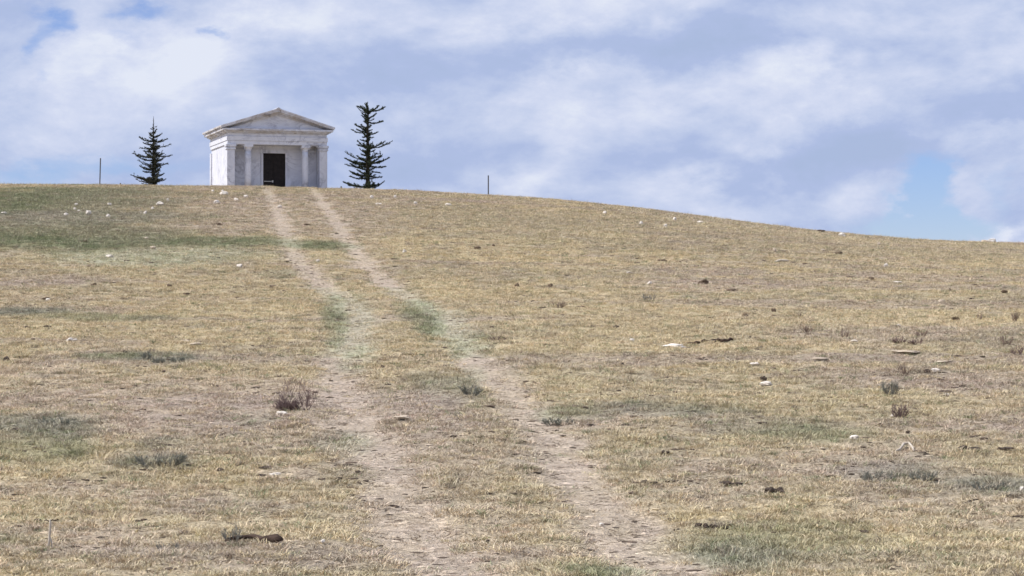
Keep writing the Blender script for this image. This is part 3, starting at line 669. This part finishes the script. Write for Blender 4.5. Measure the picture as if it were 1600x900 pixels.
# dark clods and dung
for a in [
 (10,564,9,9,'small black stone at the left edge of the middle slope'), (74,512,12,3,'dark flat clod, right one of a pair on the left middle slope'), (41,512,14,3,'dark flat clod, left one of a pair on the left middle slope'),
 (162,512,10,3,'dark flat clod right of the pair on the left middle slope'), (256,584,8,4,'dark clod below the row of sage plants on the left'), (195,552,7,5,'dark lump left of the row of sage plants'),
 (185,362,9,3,'dark clod above the dark green grass band'), (133,378,11,3,'dark clod within the dark green grass band'), (342,352,9,3,'dark clod below the left corner of the mausoleum'),
 (479,353,10,3,'dark clod between the wheel tracks near the top'), (146,447,9,3,'dark clod on the left slope, left one of three'), (265,450,9,3,'dark clod on the left slope, middle one of three'),
 (291,463,10,3,'dark clod on the left slope, right one of three'), (426,451,14,3,'dark clod left of the bend in the left wheel track'), (72,469,12,3,'dark clod beside the small white stone on the left middle slope'),
 (746,390,9,4,'dark clod, left one of a pair below the lone fence post'), (771,386,5,4,'dark clod, right one of a pair below the lone fence post'),
 (808,450,8,5,'dark clod, left one of a pair in the middle of the slope'), (860,451,6,5,'dark clod, right one of a pair in the middle of the slope'),
 (984,384,8,3,'dark clod midway between the crest stones and the mid slope'), (1035,409,14,3,'dark clod in a faint dark streak in the middle right'), (1100,443,16,7,'brown lump beside a bare streak in the middle right'),
 (1143,457,14,3,'flat dark clod right of and below the brown lump'), (1310,399,12,4,'dark flat clod under the crest on the right'), (1362,438,9,3,'dark clod left of the thin pale slab on the right slope'),
 (1484,455,6,4,'small dark stone, left one of a pair at the far right'), (1569,459,9,5,'dark stone, right one of a pair at the far right'), (1209,489,7,5,'dark clod in the row of low plants, leftmost'),
 (1312,510,11,4,'dark clod between two low shrubs on the right'), (963,513,9,5,'black stone on the middle slope above the small white stone'), (1165,497,11,8,'brown stone above the row of dark twigs'),
 (598,575,6,6,'small dark stone between the wheel tracks at the bend'), (768,513,9,3,'dark clod right of the right wheel track above the small brown bush'), (972,572,5,4,'little dark clod below the small white stone in the middle'),
 (1193,597,10,8,'dark clod of the dark and white pair in the right middle'), (1448,583,10,6,'dark clod touching the white stone on the right'), (1476,613,22,7,'flat dark clod right of the two bushes'),
 (1352,637,6,6,'small black stone left of the brown bush at the right'), (1375,669,6,5,'dark pebble below the brown bush at the right'), (1418,680,7,6,'dark pebble above the pale curved stick'),
 (972,638,12,4,'dark clod on the green patch right of the right wheel track'), (923,664,12,3,'dark clod on the bare streak right of the right wheel track'),
 (26,673,20,5,'dark clod on the sage patch at the left edge'), (1040,710,14,6,'dark clod uphill of the lowest bend of the right wheel track'), (345,857-122,12,6,'dark clod right of the sage mat at the lower left'),
 (594,845,10,4,'dark clod at the edge of the left wheel track near the bottom'), (1350,837,14,5,'dark clod on the green patch at the bottom right'), (1406,797,8,3,'dark pebble on bare soil at the lower right'),
 (910,868,20,4,'flat dark clod between the tracks at the bottom of the photo'), (60,818,14,4,'dark clod left of the top of the upright dry stalk'), (105,815,22,5,'dark clod right of the top of the upright dry stalk'),
 (1135,754,26,5,'flat dark clod, left one of two above the dark row'), (1154,754,14,4,'flat dark clod, right one of two above the dark row'), (762,844,6,5,'dark pebble left of the right wheel track near the bottom'),
 (1022,758,12,4,'dark clod, right one of a pair beside the right wheel track'), (1006,758,9,5,'dark clod, left one of a pair beside the right wheel track'),
 (560,741,10,4,'dark clod beside the middle of the left wheel track'), (420,732,30,5,'long dark clod above the white flat stone left of the left wheel track'), (410,745,14,4,'dark clod left of the white flat stone beside the left wheel track'),
 (255,780,12,3,'dark crust edge, right one of two on the lower left grass'), (230,783,14,3,'dark crust edge, left one of two on the lower left grass'),
]:
    x, y, w, h, lb = a
    stone('dark_stone' if 'stone' in lb or 'pebble' in lb else 'dark_clod', x, y, w, h, 'brown' if ('brown' in lb or (y < 500 and 'black' not in lb) or 'crust' in lb) else 'dark_stone', lb, cat='stone' if 'stone' in lb or 'pebble' in lb else 'clod', jag=.7)
# row of dark dung lumps and the lumpy heap at lower right
for (x, y, w, h, lb) in [(1091,821,11,6,'small dark dung lump, first from the left of the dark row at lower right'), (1103,823,12,9,'dark dung lump, second from the left of the dark row'),
   (1113,823,9,8,'dark dung lump, third from the left of the dark row'), (1121,824,12,7,'dark dung lump, fourth from the left of the dark row'), (1132,824,14,9,'largest dark dung lump at the right end of the dark row'), (1143,820,9,4,'flat dark scrap just past the right end of the dark row'),
   (1203,777,16,11,'dark dung lump, left one of the heap topped with dry stems'), (1217,776,18,12,'dark dung lump, right one of the heap topped with dry stems'), (1210,771,14,8,'brown dung lump on top of the heap at the lower right'),
   (1505,701,16,9,'dark lump, left one of the clump near the right edge'), (1524,704,22,6,'dark lump, right one of the clump near the right edge'), (1570,706,24,4,'flat dark scrap right of the clump near the right edge')]:
    stone('dung_lump', x, y, w, h, 'dark_stone', lb, cat='dung', jag=.8, group='dark dung lumps on the lower right slope')

# ------------------------------------------------------------------ sticks
def stick(name, pts, rad, m, label, cat, lift=.02):
    P = [at(x, y) for x, y, _ in pts]; b = MB(); o0 = P[0]
    k = o0.y / F
    b.tube([(p - o0) + Vector((0, 0, lift + up*k)) for p, (_, _, up) in zip(P, pts)], [r*k*1.3 for r in rad], 8)
    o = b.build(name, M[m], loc=o0, smooth=True); tag(o, label, cat); return o
stick('dark_stick', [(352,857,0),(362,856,1),(372,854,1),(384,853,2),(398,854,3),(410,857,3),(422,858,3),(432,859,3),(440,860,2)], [1.5,2.2,2.6,2.6,3.0,3.8,5.2,6,3], 'stick', 'dark weathered stick with a club shaped right end lying in the lower left grass', 'stick')
stick('bleached_stick', [(1211,410,0),(1218,409.5,1),(1226,410,1),(1232,410,0)], [1.2,1.6,1.5,1], 'pale_stick', 'long thin bleached stick under the crest on the right slope', 'stick')
stick('curved_stick', [(1401,703,0),(1406,701,2),(1412,698,5),(1420,698,6),(1426,701,3),(1428,703,0)], [1.2,1.5,1.6,1.6,1.4,1], 'pale_stick', 'pale arched stick standing off the grass at the lower right', 'stick', .01)
tw = []
for k, (x, y, l, s) in enumerate([(1058,540,14,2),(1076,538,15,-1),(1088,538,10,2),(1100,536,13,0),(1113,535,12,2),(1122,536,10,-1),(1132,536,12,1),(1141,535,8,0)]):
    stick('dark_twig', [(x-l/2,y,0),(x,y-.6+s*.3,2),(x+l/2,y-.5,1)], [1.3,1.9,1.2], 'stick',
          'dark twig, %s from the left in the row right of the flat white slab' % ['first','second','third','fourth','fifth','sixth','seventh','eighth'][k], 'twig', .01)['group'] = 'row of dark twigs'
# upright forked dry stalk at the lower left
def stalk():
    p = at(78, 862); k = p.y/F; r = empty('dry_stalk', p, 0); tag(r, 'upright forked dry stalk standing alone in the lower left corner', 'plant stalk')
    b = MB(); b.tube([(-2.5*k,0,-.02),(-1*k,0,12*k),(0,0,26*k),(1*k,0,38*k),(.5*k,0,47*k)], [1.8*k,2.0*k,2.1*k,2.0*k,1.5*k], 6)
    b.tube([(3.5*k,.01,-.02),(3*k,.01,9*k),(1*k,0,19*k)], [1.2*k,1.2*k,1*k], 6); b.build('stem', M['pale_stick'], r, smooth=True)
    b = MB(); b.tube([(.5*k,0,44*k),(4*k,.0,46*k),(9*k,0,45*k),(14*k,.01,47*k)], [1.0*k,1.2*k,1.1*k,.6*k], 5); b.tube([(.5*k,0,43*k),(-5*k,0,46*k),(-9*k,0,45*k)], [1*k,.9*k,.5*k], 5)
    b.build('twig', M['stick'], r, smooth=True)
stalk()

# ------------------------------------------------------------------ shrubs
def twigs(b, rd, base, n, h, spread, r0, lv=3, up=1.0):
    def grow(p, d, L, r, lev):
        pts = [p]; q = p.copy(); dd = d.copy()
        for k in range(3):
            dd = (dd + Vector((rd.uniform(-.3,.3), rd.uniform(-.3,.3), rd.uniform(-.12,.25)))).normalized(); q = q + dd*L/3; pts.append(q.copy())
        b.tube(pts, [r, r*.85, r*.7, r*.5], 3)
        if lev > 0:
            for _ in range(rd.randint(3, 4)):
                a = pts[rd.randint(1, 3)]; grow(a, (dd + Vector((rd.uniform(-1,1), rd.uniform(-1,1), rd.uniform(-.2,.9)))*.8).normalized(), L*rd.uniform(.45,.7), r*.62, lev-1)
    for _ in range(n):
        a = rd.uniform(0, 6.283); s = rd.uniform(.1, 1)*spread
        grow(base + Vector((math.cos(a), math.sin(a), 0))*.03*spread, Vector((math.cos(a)*s, math.sin(a)*s, up)).normalized(), h*rd.uniform(.5,.75), r0, lv-1)
def shrub(name, px, py, w, h, m, label, n=9, seed=0, group=None, leaf=None, lv=3, cat='shrub'):
    """w, h in pixels of the 1600 px frame; py is the foot"""
    p = at(px, py); k = p.y/F; rd = random.Random(seed + int(px)); r = empty(name, p + Vector((0,0,-.01)), 0); tag(r, label, cat, group)
    b = MB(); twigs(b, rd, Vector((0,0,0)), int(n*1.5)+1 if n > 2 else n, h*k*.62, w/(h*1.35), max(.0022, .85*k*.46), lv)
    # fit to the wanted size
    xs_ = [v[0] for v in b.v]; zs_ = [v[2] for v in b.v]; fx = w*k/(max(xs_)-min(xs_)); fz = h*k/max(zs_)
    b.v = [(x*fx, y*fx, z*fz) for x, y, z in b.v]; b.build('twigs', M[m], r)
    if leaf:
        l = MB()
        for _ in range(int(420*leaf)):
            x, y, z = rd.choice(b.v); q = Vector((x, y, z)); v = Vector((rd.uniform(-1,1), rd.uniform(-1,1), rd.uniform(-.3,1))).normalized()*rd.uniform(1.2,2.6)*k
            s_ = v.cross(Vector((0,.3,1))).normalized()*rd.uniform(.5,.9)*k; l.tri(q+s_, q-s_, q+v)
        l.build('leaves', M['sage'], r)
    return r
def tumble():
    p = at(458, 643); k = p.y/F; r = empty('dry_bush', p, 0); tag(r, 'purple brown leafless bush with a dense dark mound beside the left wheel track', 'bush')
    rd = random.Random(4)
    for nm, dx, dy, w, h, n, th, up in (('mound', -8, 0, 50, 27, 90, 1.0, .45), ('upright_twigs', -12, .15, 40, 66, 8, .70, 1.5), ('leaning_twigs', 20, .05, 50, 56, 12, .70, 1.1)):
        b = MB(); twigs(b, rd, Vector((0,0,0)), n, h*k*.6, w/(h*1.3), th*k*.6, 3, up)
        xs_ = [v[0] for v in b.v]; zs_ = [v[2] for v in b.v]; fx = w*k/(max(xs_)-min(xs_)); fz = h*k/max(zs_)
        b.v = [(x*fx + dx*k, y*fx + dy, z*fz - .01) for x, y, z in b.v]; b.build(nm, M['twig_purple'], r)
tumble()
for a in [
 ('dry_shrub', 1405, 652, 34, 26, 'twig_purple', 'brown leafless shrub, lower one of the two at the right', 16, 1, None, 3),
 ('sage_shrub', 1393, 618, 38, 28, 'twig_grey', 'grey sage shrub, upper one of the two at the right', 14, 2, 1.2, 3),
 ('dry_shrub', 1042, 578, 12, 26, 'twig_brown', 'single thin upright twig plant below the flat white slab', 2, 3, None, 2),
 ('dry_shrub', 777, 533, 36, 15, 'twig_brown', 'low brown shrub right of the right wheel track', 16, 4, None, 3),
 ('sage_shrub', 362, 856, 44, 36, 'twig_grey', 'grey green spiky plant behind the dark stick at lower left', 14, 5, .7, 2),
 ('sage_shrub', 228, 562, 22, 14, 'twig_grey', 'sage plant at the left end of the row of three on the left', 14, 6, .8, 3),
 ('sage_shrub', 250, 566, 26, 12, 'twig_grey', 'sage plant in the middle of the row of three on the left', 14, 7, .8, 3),
 ('sage_shrub', 277, 567, 24, 10, 'twig_grey', 'sage plant at the right end of the row of three on the left', 12, 8, .8, 3),
 ('dry_shrub', 1412, 588, 34, 30, 'twig_brown', 'reddish brown wispy plants left of the long pale slab', 9, 9, None, 3),
 ('dry_shrub', 1405, 538, 30, 15, 'twig_purple', 'low dark shrub above the very long thin slab, left one', 12, 10, None, 3),
 ('dry_shrub', 1432, 540, 26, 12, 'twig_purple', 'low dark shrub above the very long thin slab, right one', 12, 11, None, 3),
 ('dry_shrub', 1440, 527, 24, 16, 'twig_brown', 'wispy brown shrub just uphill of the low dark pair', 9, 12, None, 3),
 ('dry_shrub', 1493, 502, 15, 11, 'brown', 'round dark tuft on the right slope', 22, 13, None, 3),
 ('dry_shrub', 1530, 501, 15, 18, 'twig_brown', 'small upright shrub between the round dark tuft and the right edge', 6, 14, None, 3),
 ('dry_shrub', 1585, 504, 15, 22, 'twig_brown', 'small upright shrub nearest the right edge of the photo', 8, 15, None, 3),
 ('dry_shrub', 1263, 522, 20, 18, 'twig_brown', 'wispy shrub on the right slope, left one of two', 6, 16, None, 3),
 ('dry_shrub', 1320, 527, 20, 18, 'twig_brown', 'wispy shrub on the right slope, right one of two', 6, 17, None, 3),
 ('dry_shrub', 1013, 470, 26, 14, 'twig_grey', 'thin twiggy shrub below the white stone in mid slope', 6, 18, None, 3),
 ('dry_shrub', 872, 485, 28, 14, 'twig_brown', 'faint wispy shrub left of the black stone on the middle slope', 7, 19, None, 3),
 ('dry_shrub', 1245, 496, 16, 11, 'twig_brown', 'tiny twiggy plant right of the leftmost dark clod on the right', 6, 20, None, 2),
 ('dry_shrub', 1572, 540, 28, 18, 'twig_brown', 'brown shrub at the right edge, upper one', 10, 21, None, 3),
 ('dry_shrub', 1590, 556, 24, 15, 'twig_purple', 'brown shrub at the right edge, lower one', 10, 22, None, 3),
 ('sage_shrub', 252, 728, 92, 20, 'twig_grey', 'wide low sage mat on the lower left grass', 34, 23, 4.0, 3),
 ('sage_shrub', 738, 622, 44, 26, 'twig_grey', 'grey green plant between the tracks beside the right wheel track', 14, 24, 1.5, 3),
 ('sage_shrub', 90, 664, 60, 14, 'twig_grey', 'dark sage clump on the grey green patch at the left', 22, 25, 2.0, 3),
 ('sage_shrub', 1372, 752, 60, 22, 'twig_grey', 'sage clump, left one of the grey patch at the lower right', 22, 26, 2.0, 3),
 ('sage_shrub', 1440, 750, 52, 22, 'twig_grey', 'sage clump, middle one of the grey patch at the lower right', 22, 27, 2.0, 3),
 ('sage_shrub', 1545, 766, 60, 18, 'twig_grey', 'sage clump, right one of the grey patch at the lower right', 20, 28, 2.0, 3),
 ('dry_shrub', 262, 858, 40, 20, 'twig_grey', 'low wiry plant left of the grey green spiky plant at the bottom left', 12, 29, None, 3),
 ('sage_shrub', 870, 657, 56, 16, 'twig_grey', 'green plant at the right side of the right wheel track', 20, 30, 2.0, 3),
 ('sage_shrub', 1210, 765, 20, 9, 'pale_stick', 'dry pale stems on the dung heap at the lower right', 6, 31, None, 2),
]:
    nm, x, y, w, h, m, lb, n, sd, lf, lv = a
    shrub(nm, x, y, w, h, m, lb, n, sd, None, lf, lv, cat='plant' if h < 15 else 'shrub')

# ------------------------------------------------------------------ light
SUN_AZ = R(-99); SUN_EL = R(50)       # azimuth measured from +Y (view direction) clockwise
sd = Vector((math.sin(SUN_AZ)*math.cos(SUN_EL), math.cos(SUN_AZ)*math.cos(SUN_EL), math.sin(SUN_EL)))
l = bpy.data.lights.new('sun', 'SUN'); l.energy = 4.1; l.angle = R(.5); l.color = (1, .965, .91)
so = bpy.data.objects.new('sun', l); C.objects.link(so); so.rotation_euler = (-sd).to_track_quat('-Z', 'Y').to_euler(); so.location = (-30, 20, 60)

# ------------------------------------------------------------------ sky
w = bpy.data.worlds.new('World'); bpy.context.scene.world = w; w.use_nodes = True; nt = w.node_tree; nt.nodes.clear(); L = nt.links.new
def mth(op, a, b=None, c=None, clamp=False):
    n = nt.nodes.new('ShaderNodeMath'); n.operation = op; n.use_clamp = clamp
    for i, v in enumerate((a, b, c)):
        if v is None: continue
        if isinstance(v, (int, float)): n.inputs[i].default_value = v
        else: L(v, n.inputs[i])
    return n.outputs[0]
tc = nt.nodes.new('ShaderNodeTexCoord'); sp = nt.nodes.new('ShaderNodeSeparateXYZ'); L(tc.outputs['Generated'], sp.inputs[0])
az = mth('ARCTAN2', sp.outputs[0], sp.outputs[1]); el = mth('ARCSINE', sp.outputs[2])
def comb(x, y, z=0.0):
    n = nt.nodes.new('ShaderNodeCombineXYZ')
    for i, v in enumerate((x, y, z)):
        if isinstance(v, (int, float)): n.inputs[i].default_value = v
        else: L(v, n.inputs[i])
    return n.outputs[0]
vec = comb(az, mth('MULTIPLY', el, 1.9), 3.7)
def nz(scale, det, rough, v=vec, dist=0, seed=0.):
    n = nt.nodes.new('ShaderNodeTexNoise'); n.noise_dimensions = '4D'; n.inputs['W'].default_value = seed; n.inputs['Scale'].default_value = scale; n.inputs['Detail'].default_value = det
    n.inputs['Roughness'].default_value = rough; n.inputs['Distortion'].default_value = dist; L(v, n.inputs['Vector']); return n
wn = nz(16, 7, .60, seed=1.3); wc = nt.nodes.new('ShaderNodeSeparateColor'); L(wn.outputs['Color'], wc.inputs[0])
wa = mth('MULTIPLY', mth('SUBTRACT', wc.outputs[0], .5), .095); we = mth('MULTIPLY', mth('SUBTRACT', wc.outputs[1], .5), .055)
azw = mth('ADD', az, wa); elw = mth('ADD', el, we)
wvec = comb(azw, elw)
def blobs(lst):
    acc = None
    for (px, py, rx, ry, s) in lst:
        a0 = (px-800)/F; e0 = (470-py)/F
        v = nt.nodes.new('ShaderNodeVectorMath'); v.operation = 'MULTIPLY_ADD'; L(wvec, v.inputs[0]); v.inputs[1].default_value = (F/rx, F/ry, 0); v.inputs[2].default_value = (-a0*F/rx, -e0*F/ry, 0)
        d = nt.nodes.new('ShaderNodeVectorMath'); d.operation = 'DOT_PRODUCT'; L(v.outputs[0], d.inputs[0]); L(v.outputs[0], d.inputs[1])
        g = mth('POWER', .3679, d.outputs['Value'])
        acc = mth('MULTIPLY_ADD', g, s, 0.0 if acc is None else acc)
    return acc
BRI = [(130,85,48,34,.55),(60,130,80,60,.35),(290,95,90,55,.5),(400,35,60,34,.45),(200,150,170,60,.28),(540,30,130,34,.3),(720,15,200,36,.25),(960,10,170,30,.35),(1450,60,170,60,.30),(1030,150,150,45,.42),(900,130,60,34,.3),
       (1290,130,130,42,.42),(860,195,90,50,.3),(880,235,70,28,.25),(1190,222,56,30,.4),(1100,308,120,20,.5),(840,292,70,20,.35),(1572,366,44,16,.9),(1530,210,120,10,.25),(60,215,160,60,.15),(1580,60,60,60,.2),(330,240,220,30,.12),(1260,330,160,16,.25),(1540,290,40,40,.2),
       (650,130,150,34,-.30),(880,85,190,34,-.42),(1200,75,220,26,-.42),(1130,258,170,24,-.30),(1330,235,170,40,-.45),(1570,175,100,40,-.40),(520,215,200,30,-.2),(760,250,200,30,-.15),(600,260,200,30,-.12),(700,200,80,30,-.1),(1000,30,60,20,-.1),(50,170,100,20,-.15),(1180,10,90,20,-.25)]
HOLE = [(1448,285,46,36,.95),(1395,350,90,24,1.3),(1490,350,70,24,1.1),(1470,305,36,34,.6),(1580,290,30,40,.45),(80,30,40,26,.85),(35,65,26,26,.6),(225,16,60,20,.75),(180,60,50,18,.5),(350,62,26,12,.6),(200,272,140,22,.5),(40,275,90,16,.4),(60,120,20,24,.5),(700,170,60,40,.15)]
bri = blobs(BRI); hol = blobs(HOLE)
n1 = nz(11, 8, .60, seed=4.1, dist=.35); n2 = nz(30, 6, .58, seed=8.2, dist=.2); n3 = nz(4, 4, .5, seed=2.2)
b0 = mth('ADD', .49, mth('MULTIPLY', bri, .74)); b0 = mth('ADD', b0, mth('MULTIPLY', mth('SUBTRACT', n1.outputs[0], .5), .95)); b0 = mth('ADD', b0, mth('MULTIPLY', mth('SUBTRACT', n2.outputs[0], .5), .65), clamp=True)
cr = nt.nodes.new('ShaderNodeValToRGB'); e = cr.color_ramp.elements
e[0].position = 0; e[0].color = (.395, .485, .705, 1); e[1].position = 1; e[1].color = (.74, .785, .90, 1)
for p, c_ in ((.3, (.42, .505, .745, 1)), (.55, (.52, .595, .80, 1)), (.8, (.635, .69, .86, 1))):
    k = e.new(p); k.color = c_
na = nz(13, 9, .62, seed=6.6, dist=.3); nb = nz(13, 9, .62, v=comb(mth('ADD', az, -.010), mth('MULTIPLY_ADD', el, 1.9, .022), 3.7), seed=6.6, dist=.3)
b0 = mth('ADD', b0, mth('MULTIPLY', mth('SUBTRACT', na.outputs[0], nb.outputs[0]), 1.5), clamp=True)
L(b0, cr.inputs[0])
cov = mth('SUBTRACT', 1.25, mth('MULTIPLY', hol, 1.25)); cov = mth('ADD', cov, mth('MULTIPLY', mth('SUBTRACT', n1.outputs[0], .5), 1.6)); cov = mth('ADD', cov, mth('MULTIPLY', mth('SUBTRACT', n2.outputs[0], .5), .6))
mo = nt.nodes.new('ShaderNodeMapRange'); mo.interpolation_type = 'SMOOTHSTEP'; mo.inputs['From Min'].default_value = .35; mo.inputs['From Max'].default_value = .9; mo.inputs['To Min'].default_value = -.30; mo.inputs['To Max'].default_value = 0; L(sp.outputs[1], mo.inputs[0])
cov = mth('ADD', cov, mo.outputs[0])
mr = nt.nodes.new('ShaderNodeMapRange'); mr.interpolation_type = 'SMOOTHSTEP'; mr.inputs['From Min'].default_value = -.05; mr.inputs['From Max'].default_value = 1.05; L(cov, mr.inputs[0])
sky = nt.nodes.new('ShaderNodeTexSky'); sky.sky_type = 'NISHITA'; sky.sun_disc = False; sky.sun_elevation = SUN_EL; sky.sun_rotation = SUN_AZ; sky.altitude = 1500; sky.air_density = 1.0; sky.dust_density = .1; sky.ozone_density = 4.0
bg1 = nt.nodes.new('ShaderNodeBackground'); bg1.inputs[1].default_value = .09; tn = nt.nodes.new('ShaderNodeVectorMath'); tn.operation = 'MULTIPLY'; tn.inputs[1].default_value = (.80, .835, 1.13); L(sky.outputs[0], tn.inputs[0]); L(tn.outputs[0], bg1.inputs[0])
bg2 = nt.nodes.new('ShaderNodeBackground'); bg2.inputs[1].default_value = .86; L(cr.outputs[0], bg2.inputs[0])
mx = nt.nodes.new('ShaderNodeMixShader'); L(mr.outputs[0], mx.inputs[0]); L(bg1.outputs[0], mx.inputs[1]); L(bg2.outputs[0], mx.inputs[2])
ow = nt.nodes.new('ShaderNodeOutputWorld'); L(mx.outputs[0], ow.inputs[0])

# ------------------------------------------------------------------ camera and view
cam = bpy.data.cameras.new('camera'); co = bpy.data.objects.new('camera', cam); C.objects.link(co)
cam.sensor_width = 36; cam.lens = 36 * F / 1600; cam.clip_start = .1; cam.clip_end = 8000
co.location = (0, 0, CZ); co.rotation_euler = (math.pi/2 + PITCH, 0, 0)
sc_ = bpy.context.scene; sc_.camera = co
vs = sc_.view_settings; vs.view_transform = 'Standard'; vs.look = 'None'; vs.exposure = .26; vs.gamma = 1; vs.use_curve_mapping = False
sc_.cycles.max_bounces = 5; sc_.cycles.diffuse_bounces = 2
